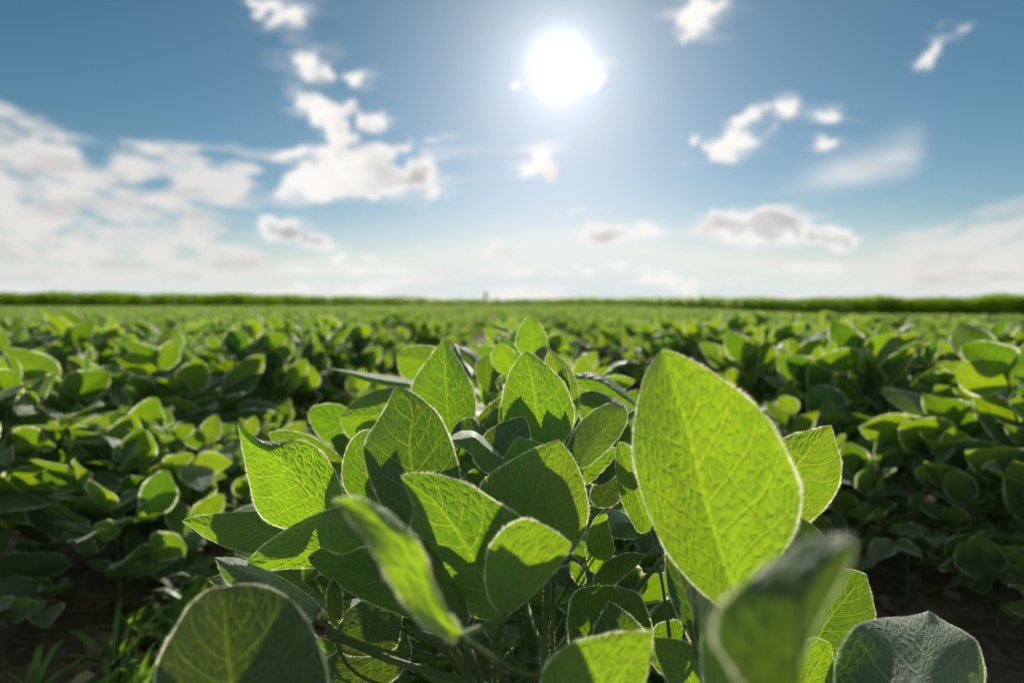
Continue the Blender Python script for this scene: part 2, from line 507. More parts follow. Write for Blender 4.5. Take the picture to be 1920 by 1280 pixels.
# ------------------------------------------------------------------ the foreground plants
# Every leaflet is given by its midrib and its two margins (base to tip) and by how deep it stands.
# (key, plant, side seen, [base .. tip midrib], [left margin], [right margin], depth base, tip, left, right, bow, thin)
HERO = [
 ('low_left_big', 0, 'u', [(470, 1430), (430, 1260), (418, 1100)], [(350, 1390), (288, 1275), (335, 1165), (382, 1110)], [(585, 1390), (618, 1290), (592, 1190), (545, 1124), (480, 1096)], .245, .235, .01, .015, -.006, .10),
 ('folded_front', 0, 't', [(862, 1192), (818, 1155), (796, 1090), (750, 1015), (690, 962), (624, 937)], [(846, 1202), (790, 1168), (742, 1108), (692, 1022), (642, 956)], [(864, 1180), (834, 1135), (810, 1080), (788, 1022), (742, 971), (702, 943), (652, 931)], .205, .195, -.008, .004, -.004, 1.35),
 ('behind_fold', 0, 'u', [(872, 1172), (820, 1090), (735, 990)], [(830, 1165), (770, 1085), (735, 1015)], [(880, 1150), (852, 1075), (795, 1012), (755, 992)], .315, .305, .0, .012, 0, .5),
 ('wavy_low', 0, 'u', [(805, 1150), (705, 1088), (625, 1064), (577, 1043)], [(770, 1158), (690, 1128), (620, 1088), (584, 1058)], [(805, 1110), (738, 1032), (688, 1024), (638, 1039), (604, 1027)], .335, .335, .012, .0, 0, 1.0),
 ('bright_low_left', 0, 'u', [(735, 1012), (640, 1020), (540, 1046), (447, 1069)], [(720, 1064), (640, 1080), (590, 1064), (518, 1067)], [(742, 975), (692, 944), (640, 948), (580, 968), (510, 1009), (464, 1050)], .372, .362, .004, .010, 0, 1.1),
 ('far_left_low', 0, 'u', [(600, 1002), (500, 1001), (420, 993), (341, 975)], [(580, 1040), (505, 1044), (440, 1030), (388, 1008)], [(600, 960), (540, 949), (485, 956), (410, 962), (365, 968)], .475, .465, .006, .008, 0, 1.0),
 ('left_star', 0, 'u', [(607, 958), (596, 946), (546, 886), (492, 832), (446, 796)], [(592, 984), (545, 992), (506, 981), (480, 955), (466, 900), (456, 850)], [(637, 948), (643, 925), (631, 890), (611, 856), (585, 832), (555, 824), (520, 828), (485, 824), (459, 813)], .385, .375, .012, .01, -.004, 1.25),
 ('centre_veined', 0, 'u', [(803, 1010), (780, 930), (772, 880), (768, 830), (774, 782), (764, 746), (740, 726)], [(762, 1008), (725, 962), (700, 915), (684, 862), (683, 830), (700, 800), (722, 765), (734, 740)], [(838, 990), (862, 930), (861, 880), (848, 830), (826, 782), (796, 751), (765, 732)], .375, .37, .026, .006, -.004, .5),
 ('left_of_veined', 0, 'u', [(716, 955), (685, 880), (694, 804)], [(682, 945), (648, 918), (641, 880), (652, 836), (672, 812)], [(752, 935), (744, 862), (718, 815)], .412, .408, .004, .0, 0, .85),
 ('upper_left_round', 2, 'u', [(800, 796), (720, 782), (637, 781)], [(745, 858), (690, 848), (661, 828), (645, 806)], [(795, 745), (755, 725), (720, 728), (690, 737), (660, 756)], .60, .59, .004, .014, 0, .95),
 ('far_left_round', 2, 'u', [(690, 815), (630, 792), (576, 773)], [(655, 846), (612, 830), (594, 812), (582, 793)], [(690, 785), (652, 764), (620, 756), (590, 761)], .66, .64, .01, .0, 0, 1.0),
 ('dark_arc_left', 0, 'u', [(648, 872), (575, 838), (503, 812)], [(622, 895), (560, 880), (516, 838)], [(652, 862), (632, 851), (612, 835), (585, 818), (545, 807), (517, 808)], .57, .56, .016, .0, 0, .7),
 ('small_left_back', 0, 'u', [(700, 852), (660, 834), (620, 823)], [(670, 872), (640, 858), (626, 838)], [(700, 830), (672, 815), (645, 811), (628, 817)], .62, .61, .012, .0, 0, .6),
 ('edge_on_left', 2, 'u', [(782, 722), (710, 711), (621, 691)], [(760, 726), (730, 724), (695, 717), (650, 702)], [(780, 714), (745, 706), (700, 700), (655, 694)], .60, .63, .008, .05, 0, 1.1),
 ('tall_left', 2, 'u', [(846, 815), (839, 770), (836, 720), (832, 636)], [(818, 806), (786, 775), (771, 733), (780, 705), (800, 677), (820, 650)], [(866, 808), (884, 796), (893, 765), (888, 730), (872, 697), (857, 670), (845, 650)], .53, .525, .012, .018, 0, .95),
 ('behind_tall_left', 2, 'u', [(838, 700), (795, 680), (744, 667)], [(800, 722), (770, 716), (754, 704), (747, 688)], [(838, 665), (815, 650), (785, 647), (760, 652)], .76, .74, .01, .01, 0, 1.0),
 ('silver_behind_tall', 2, 't', [(885, 705), (866, 672), (851, 644)], [(870, 706), (852, 680), (846, 658)], [(888, 694), (866, 672), (860, 650)], .66, .72, .0, .03, 0, .6),
 ('dark_back_mid', 2, 't', [(902, 705), (884, 676), (862, 650)], [(885, 712), (866, 690), (858, 665)], [(915, 690), (900, 668), (878, 654)], .80, .84, .01, .02, 0, .5),
 ('pale_back_mid', 2, 'u', [(935, 678), (912, 662), (893, 654)], [(922, 690), (900, 678), (893, 666)], [(940, 660), (920, 648), (902, 648)], .90, .88, .01, .0, 0, 1.0),
 ('shade_back_mid', 2, 'u', [(928, 742), (912, 704), (916, 666)], [(908, 738), (894, 708), (892, 684), (902, 670)], [(950, 722), (955, 690), (938, 670)], .73, .72, .01, .01, 0, .65),
 ('small_top_mid', 2, 'u', [(972, 706), (952, 672), (936, 641)], [(952, 708), (930, 692), (920, 674), (926, 654)], [(985, 695), (974, 670), (955, 651)], .67, .66, .012, .004, 0, 1.05),
 ('top_point', 2, 'u', [(1001, 672), (998, 632), (994, 589)], [(984, 670), (970, 655), (967, 635), (978, 608)], [(1016, 668), (1027, 645), (1022, 624), (1009, 603)], .63, .625, .008, .008, 0, 1.15),
 ('dark_by_top', 2, 't', [(1004, 676), (1016, 662), (1030, 648)], [(998, 668), (1008, 655), (1020, 649)], [(1022, 690), (1032, 676), (1034, 660)], .60, .61, .0, .02, 0, .4),
 ('right_back_tall', 2, 'u', [(1062, 800), (1056, 730), (1030, 656)], [(1040, 790), (1026, 730), (1022, 680)], [(1082, 785), (1086, 740), (1076, 702), (1058, 676)], .575, .57, .0, .014, 0, .85),
 ('slim_right_back', 2, 'u', [(1062, 752), (1060, 716), (1058, 686)], [(1050, 745), (1043, 716), (1047, 698)], [(1068, 748), (1068, 722), (1064, 700)], .555, .55, .01, .0, 0, .6),
 ('right_long', 2, 'u', [(1068, 712), (1120, 714), (1165, 738), (1197, 762)], [(1075, 703), (1103, 697), (1134, 704), (1164, 725), (1188, 750)], [(1078, 724), (1110, 734), (1150, 752), (1188, 768)], .62, .60, .02, .0, 0, .95),
 ('right_long_low', 2, 'u', [(1082, 756), (1130, 752), (1186, 768)], [(1086, 740), (1112, 733), (1150, 745), (1176, 760)], [(1094, 790), (1130, 790), (1168, 780)], .59, .57, .012, .0, 0, .8),
 ('pale_main', 2, 'u', [(1009, 842), (1007, 800), (1004, 758), (996, 706), (984, 658)], [(978, 834), (948, 814), (937, 784), (941, 745), (950, 710), (966, 680)], [(1040, 838), (1064, 820), (1077, 790), (1075, 760), (1058, 718), (1032, 691), (1006, 668)], .475, .465, .014, .014, -.003, 1.1),
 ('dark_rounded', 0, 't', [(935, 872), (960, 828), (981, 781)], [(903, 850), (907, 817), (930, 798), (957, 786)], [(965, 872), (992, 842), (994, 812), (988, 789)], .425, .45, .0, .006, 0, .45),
 ('curled_white', 0, 't', [(843, 824), (868, 824), (888, 820), (906, 834), (926, 851), (945, 864)], [(852, 814), (870, 807), (892, 810), (915, 827), (935, 850)], [(862, 836), (884, 852), (894, 871), (914, 887), (933, 876)], .405, .395, .03, -.004, 0, .8),
 ('dark_tuft_left', 0, 't', [(862, 840), (880, 812), (886, 782)], [(842, 830), (852, 800), (868, 786)], [(915, 835), (917, 810), (903, 795)], .47, .49, .0, .02, 0, .4),
 ('dark_slim_a', 2, 'u', [(892, 800), (915, 772), (939, 744)], [(890, 790), (910, 765), (928, 750)], [(905, 798), (926, 776), (938, 756)], .52, .51, .0, .02, 0, .4),
 ('dark_slim_b', 2, 'u', [(922, 806), (930, 780), (940, 747)], [(905, 800), (918, 776), (932, 756)], [(940, 800), (944, 780), (944, 760)], .50, .49, .01, .0, 0, .6),
 ('yellow_young', 2, 'u', [(910, 762), (908, 745), (898, 718)], [(904, 757), (900, 740), (897, 726)], [(918, 752), (916, 740), (907, 728)], .60, .60, .0, .0, 0, 1.7),
 ('yellow_young_b', 2, 'u', [(912, 762), (922, 748), (928, 737)], [(908, 752), (912, 740), (920, 736)], [(922, 760), (932, 750), (933, 742)], .60, .60, .0, .0, 0, 1.6),
 ('white_bud', 2, 't', [(944, 730), (934, 718), (946, 702)], [(938, 732), (929, 716), (940, 703)], [(948, 728), (942, 716), (949, 705)], .55, .56, .0, .02, 0, .7),
 ('behind_shadowed', 0, 'u', [(1000, 900), (985, 860), (970, 820)], [(940, 905), (935, 876), (948, 852), (962, 830)], [(1050, 890), (1030, 842), (1000, 826)], .40, .395, .02, .004, 0, 1.05),
 ('shadowed_centre', 0, 'u', [(978, 1040), (992, 980), (1002, 938), (1022, 880), (1047, 824)], [(930, 1030), (902, 970), (900, 910), (935, 879), (970, 856), (1010, 837)], [(1050, 1046), (1088, 1016), (1104, 965), (1098, 915), (1084, 876), (1065, 845)], .365, .36, .012, .012, -.004, .8),
 ('front_fold_bright', 0, 'u', [(934, 1160), (906, 1085), (870, 1020), (822, 950), (751, 891)], [(890, 1156), (812, 1112), (776, 1046), (768, 998), (774, 950), (758, 909)], [(972, 1128), (998, 1050), (988, 980), (932, 940), (882, 909), (832, 892), (785, 886)], .315, .30, .028, .006, -.004, 1.0),
 ('front_right_fold', 0, 'u', [(944, 1158), (975, 1095), (1022, 1055), (1071, 1018)], [(914, 1112), (911, 1050), (925, 1011), (955, 982), (985, 971), (1020, 984), (1050, 1002)], [(975, 1136), (1022, 1092), (1048, 1062), (1066, 1034)], .285, .272, .0, .014, 0, .95),
 ('giant_right', 1, 'u', [(1388, 1142), (1362, 1062), (1332, 972), (1310, 880), (1286, 790), (1260, 712), (1240, 653)], [(1358, 1142), (1325, 1118), (1288, 1084), (1246, 1030), (1214, 958), (1194, 898), (1185, 850), (1188, 800), (1196, 750), (1207, 708), (1226, 674)], [(1402, 1120), (1436, 1076), (1477, 1020), (1500, 968), (1504, 920), (1491, 878), (1470, 834), (1440, 784), (1392, 736), (1330, 694), (1272, 664)], .255, .265, .045, .0, -.004, 1.15),
 ('blurred_dark', 1, 'u', [(1478, 1340), (1492, 1200), (1516, 1100), (1596, 1008)], [(1410, 1300), (1345, 1212), (1345, 1145), (1400, 1090), (1462, 1043), (1535, 1006)], [(1486, 1290), (1512, 1220), (1538, 1160), (1576, 1090), (1600, 1038)], .118, .110, .012, .012, 0, .3),
 ('bright_bottom', 1, 'u', [(1375, 1420), (1362, 1280), (1330, 1150)], [(1338, 1400), (1318, 1290), (1318, 1200)], [(1425, 1390), (1428, 1290), (1400, 1215)], .185, .19, .0, .01, 0, 1.1),
 ('bottom_fold', 1, 'u', [(1100, 1390), (1152, 1285), (1223, 1183)], [(1030, 1370), (1014, 1268), (1058, 1212), (1118, 1192), (1180, 1183)], [(1180, 1370), (1208, 1285), (1221, 1226)], .245, .25, .0, .01, 0, 1.1),
 ('bottom_right_of_fold', 1, 'u', [(1336, 1340), (1284, 1262), (1226, 1194)], [(1288, 1340), (1250, 1275), (1230, 1225)], [(1350, 1290), (1330, 1238), (1285, 1202)], .31, .30, .0, .0, 0, 1.0),
 ('right_veined', 1, 'u', [(1440, 975), (1492, 878), (1559, 796)], [(1418, 905), (1440, 838), (1478, 817), (1520, 806)], [(1478, 998), (1530, 970), (1570, 920), (1578, 870), (1566, 828)], .375, .365, .006, .01, 0, .85),
 ('under_right_veined', 1, 'u', [(1450, 1070), (1480, 1020), (1502, 970)], [(1425, 1060), (1440, 1010), (1470, 975)], [(1500, 1080), (1545, 1040), (1544, 1008), (1524, 984)], .35, .35, .0, .0, 0, .8),
 ('right_low_veined', 1, 'u', [(1502, 1270), (1548, 1170), (1624, 1077)], [(1470, 1190), (1510, 1112), (1560, 1072), (1596, 1067)], [(1560, 1276), (1620, 1212), (1641, 1160), (1633, 1112)], .435, .425, .0, .01, 0, .6),
 ('right_low_bright', 1, 'u', [(1490, 1340), (1520, 1270), (1557, 1205)], [(1460, 1320), (1480, 1240), (1520, 1196)], [(1530, 1350), (1560, 1290), (1562, 1240)], .38, .375, .0, .006, 0, .95),
 ('silver_right', 1, 't', [(1705, 1440), (1728, 1260), (1743, 1144)], [(1625, 1420), (1568, 1300), (1570, 1232), (1598, 1178), (1645, 1159), (1702, 1155)], [(1800, 1410), (1846, 1290), (1838, 1214), (1810, 1184), (1772, 1165)], .25, .37, .012, .022, -.006, .5),
 ('grey_right_mid', 2, 't', [(1082, 880), (1112, 832), (1140, 796), (1169, 760)], [(1060, 848), (1084, 796), (1115, 768), (1145, 756)], [(1110, 868), (1152, 830), (1174, 795), (1176, 772)], .445, .48, .012, .0, 0, .6),
 ('strip_under_grey', 2, 'u', [(1082, 900), (1120, 868), (1162, 838)], [(1082, 880), (1115, 860), (1148, 840)], [(1100, 908), (1130, 882), (1156, 852)], .46, .46, .0, .0, 0, 1.0),
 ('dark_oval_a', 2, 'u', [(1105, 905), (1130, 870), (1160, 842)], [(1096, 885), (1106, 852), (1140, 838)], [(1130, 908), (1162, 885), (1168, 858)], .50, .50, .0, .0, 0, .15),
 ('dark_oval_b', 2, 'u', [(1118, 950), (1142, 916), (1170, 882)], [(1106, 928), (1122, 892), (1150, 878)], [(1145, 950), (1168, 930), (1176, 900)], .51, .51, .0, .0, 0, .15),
 ('slim_beside_giant', 1, 'u', [(1218, 995), (1188, 910), (1157, 827)], [(1196, 995), (1164, 935), (1154, 875)], [(1232, 945), (1204, 870), (1178, 835)], .405, .40, .02, .0, 0, .9),
 ('young_shade', 0, 'u', [(1116, 1074), (1124, 1015), (1134, 954)], [(1103, 1060), (1098, 1025), (1102, 1000), (1116, 972)], [(1138, 1060), (1152, 1030), (1146, 1004), (1140, 980)], .425, .42, .0, .0, 0, 1.1),
 ('young_silver', 0, 't', [(1142, 1000), (1172, 980), (1216, 993)], [(1134, 972), (1140, 957), (1168, 957), (1198, 971)], [(1150, 1006), (1180, 1010), (1206, 1008)], .43, .44, .03, .0, 0, .7),
 ('young_right', 0, 'u', [(1113, 1098), (1158, 1066), (1208, 1039)], [(1116, 1078), (1140, 1050), (1178, 1036)], [(1140, 1102), (1168, 1082), (1194, 1060)], .415, .41, .0, .01, 0, .6),
 ('young_left', 0, 'u', [(1092, 1096), (1086, 1074), (1070, 1050)], [(1082, 1092), (1072, 1078), (1068, 1062)], [(1098, 1090), (1096, 1074), (1084, 1058)], .42, .42, .0, .0, 0, .9),
 ('lower_round_dark', 0, 'u', [(1130, 1270), (1140, 1180), (1152, 1098)], [(1080, 1250), (1064, 1185), (1070, 1122), (1096, 1100)], [(1200, 1260), (1224, 1190), (1214, 1146), (1196, 1112)], .375, .365, .0, .01, 0, .7),
 ('lower_blue_dark', 0, 't', [(1165, 1260), (1158, 1190), (1143, 1126)], [(1120, 1240), (1112, 1188), (1126, 1154)], [(1222, 1240), (1206, 1180), (1172, 1146)], .335, .34, .0, .0, 0, .35),
 ('lower_small_right', 1, 'u', [(1250, 1270), (1262, 1215), (1284, 1162)], [(1222, 1240), (1224, 1180), (1252, 1163)], [(1300, 1250), (1310, 1205), (1300, 1172)], .395, .39, .0, .0, 0, .7),
 ('teal_under_giant', 1, 't', [(1335, 1230), (1290, 1130), (1252, 1010)], [(1310, 1222), (1276, 1165), (1253, 1105), (1248, 1050)], [(1372, 1200), (1335, 1105), (1285, 1030)], .325, .33, .0, .03, 0, .3),
 ('pale_low_left', 0, 't', [(590, 1160), (500, 1100), (404, 1045)], [(560, 1176), (490, 1138), (424, 1090)], [(600, 1135), (535, 1086), (450, 1048)], .31, .36, .01, .02, 0, .6),
 ('shade_low_centre', 0, 'u', [(752, 1176), (690, 1170), (622, 1200)], [(740, 1215), (690, 1230), (645, 1225)], [(750, 1145), (706, 1122), (655, 1140)], .365, .37, .0, .01, 0, .25),
 ('shade_low_centre_b', 0, 'u', [(762, 1186), (700, 1240), (600, 1290)], [(770, 1230), (730, 1280), (660, 1300)], [(720, 1180), (640, 1215), (600, 1250)], .38, .38, .0, .01, 0, .25),
 ('slim_low_left', 0, 'u', [(628, 1176), (627, 1130), (624, 1084)], [(617, 1160), (612, 1125), (616, 1098)], [(640, 1160), (642, 1122), (636, 1095)], .345, .34, .0, .0, 0, .5),
]

HERO_LABEL = {
 'low_left_big': 'large blurred dark green leaf at the bottom left',
 'folded_front': 'blurred folded leaf showing its pale upper half and a bright lower half',
 'left_star': 'bright yellow-green leaf with a hooked tip pointing up left',
 'centre_veined': 'dark upright leaf with a bright vein network',
 'shadowed_centre': 'upright leaf carrying the dark rounded shadow of another leaf',
 'giant_right': 'largest leaf, bright yellow-green and pointed',
 'blurred_dark': 'very blurred grey-green leaf closest to the camera',
 'silver_right': 'crinkled silvery leaf at the bottom right',
 'pale_main': 'pale green upright leaf with a small dark shadow at its base',
 'tall_left': 'tall pointed pale green leaf',
 'top_point': 'topmost small bright leaf with a pointed tip',
 'curled_white': 'curled leaf with a white lit back',
}

plant_base = [(0.012, 0.44), (0.105, 0.33), (0.03, 0.66)]
hero_roots = []
for (bx, by), lb in zip(plant_base, (
        'foreground soybean plant in sharp focus at the centre, upright veined leaves with white hairy rims',
        'foreground soybean plant at the right, carrying the single largest bright yellow-green leaf',
        'soybean plant right behind the sharp centre plant, with pale pointed leaves reaching the horizon')):
    r_ = empty('soybean_plant', (bx, by, float(ground_z(bx, by))))
    tag(r_, lb, 'soybean plant', 'foreground soybean plants')
    hero_roots.append(r_)


def hero_leaf(key, mid, le, ri, db, dt, dl, dr, bow, side):
    n, hv = 46, 13
    b, t = mid[0], mid[-1]
    M = spline(mid, n); L = spline([b] + le + [t], n); Rr = spline([b] + ri + [t], n)
    v = np.concatenate([-np.linspace(1, 0, hv), np.linspace(0, 1, hv)[1:]])
    a = np.abs(v)[None, :, None]
    E = np.where(v[None, :, None] < 0, L[:, None], Rr[:, None])
    # margins bulge slightly so the blade is not a ruled sheet
    P = M[:, None] * (1 - a) + E * a
    u = np.linspace(0, 1, n)
    env = np.sin(math.pi * np.clip(u, 0, 1)) ** 0.6
    sd = np.where(v < 0, dl, dr)
    g = random.Random(key)
    wav = g.uniform(0.0012, 0.0028)
    D = (db + (dt - db) * u + bow * 4 * u * (1 - u))[:, None] + env[:, None] * sd[None] * np.abs(v)[None] ** 1.25
    # gently wavy margin and quilting between the lateral veins
    D = D + wav * env[:, None] * np.abs(v)[None] ** 2 * np.sin(u[:, None] * g.uniform(9, 15) + np.sign(v)[None] * g.uniform(0.5, 2.5) + g.uniform(0, 6))
    s = u[:, None] - np.abs(v)[None] * (0.20 + 0.07 * np.abs(v)[None]) + 0.021 * np.sign(v)[None]
    size = np.linalg.norm(at(*np.array(b), db) - at(*np.array(t), dt))
    q = np.abs(np.sin(math.pi * s * 7.0)) ** 0.8
    qa = (0.010 if side == 'u' else 0.003) * size * env[:, None] * (1 - np.abs(v)[None] ** 4) * np.clip(np.abs(v)[None] * 6, 0, 1)
    sg = -1.0 if side == 'u' else 1.0
    D = D - sg * -1 * 0 + (q * qa * (1.0 if side == 'u' else -1.0))
    X = at(P[..., 0], P[..., 1], D)
    nv = len(v)
    verts = X.reshape(-1, 3)
    uv = np.stack(np.broadcast_arrays(0.5 + v[None] / 2, u[:, None]), -1).reshape(-1, 2)
    wid = np.linalg.norm(X - X[:, hv - 1:hv], axis=2) * np.sign(v)[None]
    ph = np.stack([wid * 100, np.broadcast_to(u[:, None] * size * 100, wid.shape)], -1).reshape(-1, 2)
    f = grid_faces(n, nv)
    c = X[n // 2]
    nn = np.cross(X[n // 2 + 2, hv] - X[n // 2, hv], X[n // 2, hv + 3] - X[n // 2, hv - 3])
    # face order (i,i+1,..): normal = d/dv x d/du
    fn = -nn
    toward = (fn @ (CO - X[n // 2, hv])) > 0
    want = side == 't'
    if toward != want:
        f = f[:, ::-1]
    # fringe of fine hairs along both margins
    hv_list, hf_list, off = [], [], len(verts)
    per = 0.00014
    for col, inner in ((0, 2), (nv - 1, nv - 3)):
        e = X[:, col]
        o = e - X[:, inner]; o /= np.linalg.norm(o, axis=1)[:, None] + 1e-9
        al = np.gradient(e, axis=0); al /= np.linalg.norm(al, axis=1)[:, None] + 1e-9
        o = o - al * np.sum(o * al, 1)[:, None]; o /= np.linalg.norm(o, axis=1)[:, None] + 1e-9
        ln = np.linalg.norm(np.diff(e, axis=0), axis=1).sum()
        hvv, hff = hairs_on(e, o, al, int(ln / per), 0.0015, 0.00016)
        hv_list.append(hvv); hf_list.append(hff + off); off += len(hvv)
    verts = np.vstack([verts] + hv_list)
    pad = off - len(uv)
    uv = np.vstack([uv, np.zeros((pad, 2))]); ph = np.vstack([ph, np.zeros((pad, 2))])
    tri = np.vstack(hf_list)
    fm = np.concatenate([np.zeros(len(f)), np.ones(len(tri))])
    return verts, [f, tri], uv, ph, fm, X


def hairy_tube(path, radii, hair=0.0009, dens=2600):
    v, f, (a, b) = tube(path, radii, 8)
    J = Join()
    J.quads(v, f, m=0)
    p = np.asarray(path); L = np.linalg.norm(np.diff(p, axis=0), axis=1).sum()
    n = int(L * dens)
    if n > 4:
        rr = np.broadcast_to(np.asarray(radii, float), (len(p),))
        th = nrg.uniform(0, 2 * math.pi, n)
        i = nrg.uniform(0, len(p) - 1.001, n); k = i.astype(int); fr = (i - k)[:, None]
        c = p[k] * (1 - fr) + p[k + 1] * fr
        r = (rr[k] * (1 - fr[:, 0]) + rr[k + 1] * fr[:, 0])[:, None]
        d = a[k] * np.cos(th)[:, None] + b[k] * np.sin(th)[:, None]
        tdir = p[np.minimum(k + 1, len(p) - 1)] - p[k]
        tdir /= np.linalg.norm(tdir, axis=1)[:, None] + 1e-9
        root = c + d * r * 0.97
        tip = root + (d + tdir * nrg.normal(0.1, 0.4, (n, 1))) * hair * nrg.uniform(0.4, 1.3, (n, 1))
        w = tdir * 0.00006
        J.tris(np.stack([root - w, root + w, tip], 1).reshape(-1, 3), np.arange(3 * n).reshape(-1, 3), 1)
    return J


def bez(p0, p1, p2, p3, n=14):
    t = np.linspace(0, 1, n)[:, None]
    p0, p1, p2, p3 = map(np.asarray, (p0, p1, p2, p3))
    return (1 - t) ** 3 * p0 + 3 * (1 - t) ** 2 * t * p1 + 3 * (1 - t) * t ** 2 * p2 + t ** 3 * p3


stem_top = [0.47, 0.43, 0.50]
for i, root in enumerate(hero_roots):
    o = np.array(root.location)
    h = stem_top[i]
    path = spline([(0, 0, -0.02), (0.006, -0.004, h * 0.35), (-0.004, 0.006, h * 0.7), (0.004, 0.0, h)], 22)
    J = hairy_tube(path, np.linspace(0.0038, 0.0018, 22), 0.0012, 3000)
    link('stem', J.mesh('stem', [M_STEM, M_HAIR]), root)

for key, pl, side, mid, le, ri, db, dt, dl, dr, bow, thin_shade in HERO:
    root = hero_roots[pl]
    o = np.array(root.location)
    verts, faces, uv, ph, fm, X = hero_leaf(key, mid, le, ri, db, dt, dl, dr, bow, side)
    base = X[0, 12].copy()
    me = mesh('leaf', verts - base, faces, [M_HERO, M_HAIR], uv, ph, fm)
    # petiole from the stem to the base of the leaflet
    bl = base - o
    hz = min(max(bl[2] - 0.10, 0.10), stem_top[pl])
    node = np.array([0.0, 0.0, hz])
    dirv = X[3, 12] - X[0, 12]; dirv /= np.linalg.norm(dirv)
    d_ = np.linalg.norm(bl - node)
    path = bez(node, node + np.array([bl[0] * 0.35, bl[1] * 0.35, 0.02]), bl - dirv * d_ * 0.35, bl)
    J = hairy_tube(path, np.linspace(0.0016, 0.0009, len(path)), 0.0008, 1500)
    pe = link('petiole', J.mesh('petiole', [M_STEM, M_HAIR]), root)
    lf = link('leaf', me, pe)
    lf.location = bl
    lf['thin_shade'] = float(thin_shade)  # lowered on leaves standing in shade, so their darkness is partly painted
    if key in HERO_LABEL:
        lf['label'] = HERO_LABEL[key]

# petioles and branches that show between the lower leaves
for pl, pts, dep, rad in [
    (0, [(615, 1190), (660, 1205), (735, 1237), (880, 1278), (960, 1300)], (.33, .34), .0022),
    (0, [(760, 1172), (800, 1195), (842, 1228), (880, 1300)], (.335, .35), .0019),
    (0, [(838, 1195), (862, 1235), (895, 1300)], (.31, .33), .0019),
    (0, [(868, 1190), (885, 1235), (915, 1310)], (.32, .34), .0019),
    (0, [(945, 1152), (925, 1166), (860, 1192)], (.275, .205), .0014),
    (0, [(946, 1150), (935, 1200), (925, 1310)], (.285, .31), .0016),
    (0, [(1028, 1085), (1022, 1170), (1018, 1310)], (.37, .37), .0022),
    (0, [(1040, 1080), (1036, 1170), (1034, 1310)], (.375, .375), .0014),
    (0, [(1172, 1136), (1205, 1090), (1255, 1035)], (.385, .375), .0017),
    (0, [(1165, 1040), (1182, 1018), (1215, 1005)], (.43, .42), .0012),
    (1, [(1496, 1340), (1496, 1180), (1506, 1090)], (.1175, .1135), .0006),
]:
    root = hero_roots[pl]
    o = np.array(root.location)
    s2 = spline(pts, 20)
    P = at(s2[:, 0], s2[:, 1], np.linspace(dep[0], dep[1], 20)) - o
    J = hairy_tube(P, np.linspace(rad, rad * 0.95, 20), 0.0010, 5200)
    link('branch', J.mesh('branch', [M_STEM, M_HAIR]), root)

# ------------------------------------------------------------------ row plants
def leaf_grid(nu, nv, width, fold, droop, twist, wav, seed):
    """One leaflet of length 1 along +Y, upper face +Z."""
    g = random.Random(seed)
    u = np.linspace(0, 1, nu)[:, None]
    v = np.linspace(-1, 1, nv)[None, :]
    w = width / 2 * (u ** 0.5) * np.maximum(1 - u, 0) ** 0.88 / 0.405 + 0.002
    x = v * w
    z = fold * np.abs(x) - droop * u ** 2 + wav * np.sin(u * g.uniform(7, 12) + np.sign(v) * 1.3 + g.uniform(0, 6)) * np.abs(v) ** 2
    q = np.abs(np.sin(math.pi * 7 * (u - 0.22 * np.abs(v)))) * 0.012 * (1 - np.abs(v) ** 4)
    z = z + (q if nu > 8 else 0)
    y = u * np.cos(droop * u * 0.8) + 0 * v
    tw = twist * u
    X = x * np.cos(tw) - z * np.sin(tw)
    Z = x * np.sin(tw) + z * np.cos(tw)
    V = np.stack(np.broadcast_arrays(X, y, Z), -1).reshape(-1, 3)
    uv = np.stack(np.broadcast_arrays(0.5 + v / 2, u), -1).reshape(-1, 2)
    return V, grid_faces(nu, nv), uv


def leaf_shapes(nu, nv, count, seed):
    g = random.Random(seed)
    return [leaf_grid(nu, nv, g.uniform(0.54, 0.74), g.uniform(-0.1, 0.45), g.uniform(-0.05, 0.35),
                      g.uniform(-0.35, 0.35), g.uniform(0.01, 0.05), seed * 31 + i) for i in range(count)]


NEAR_SH = leaf_shapes(13, 9, 10, 3)
NEAR_ME = [mesh('leaflet', V, f, M_LEAF, uv) for V, f, uv in NEAR_SH]
MID_SH = leaf_shapes(7, 5, 8, 7)
FAR_SH = leaf_shapes(4, 3, 6, 9)


def frame(fwd, up):
    y = Vector(fwd).normalized()
    x = y.cross(Vector(up))
    if x.length < 1e-4:
        x = y.cross(Vector((1, 0.1, 0)))
    x.normalize()
    z = x.cross(y)
    return Matrix((x, y, z)).transposed()


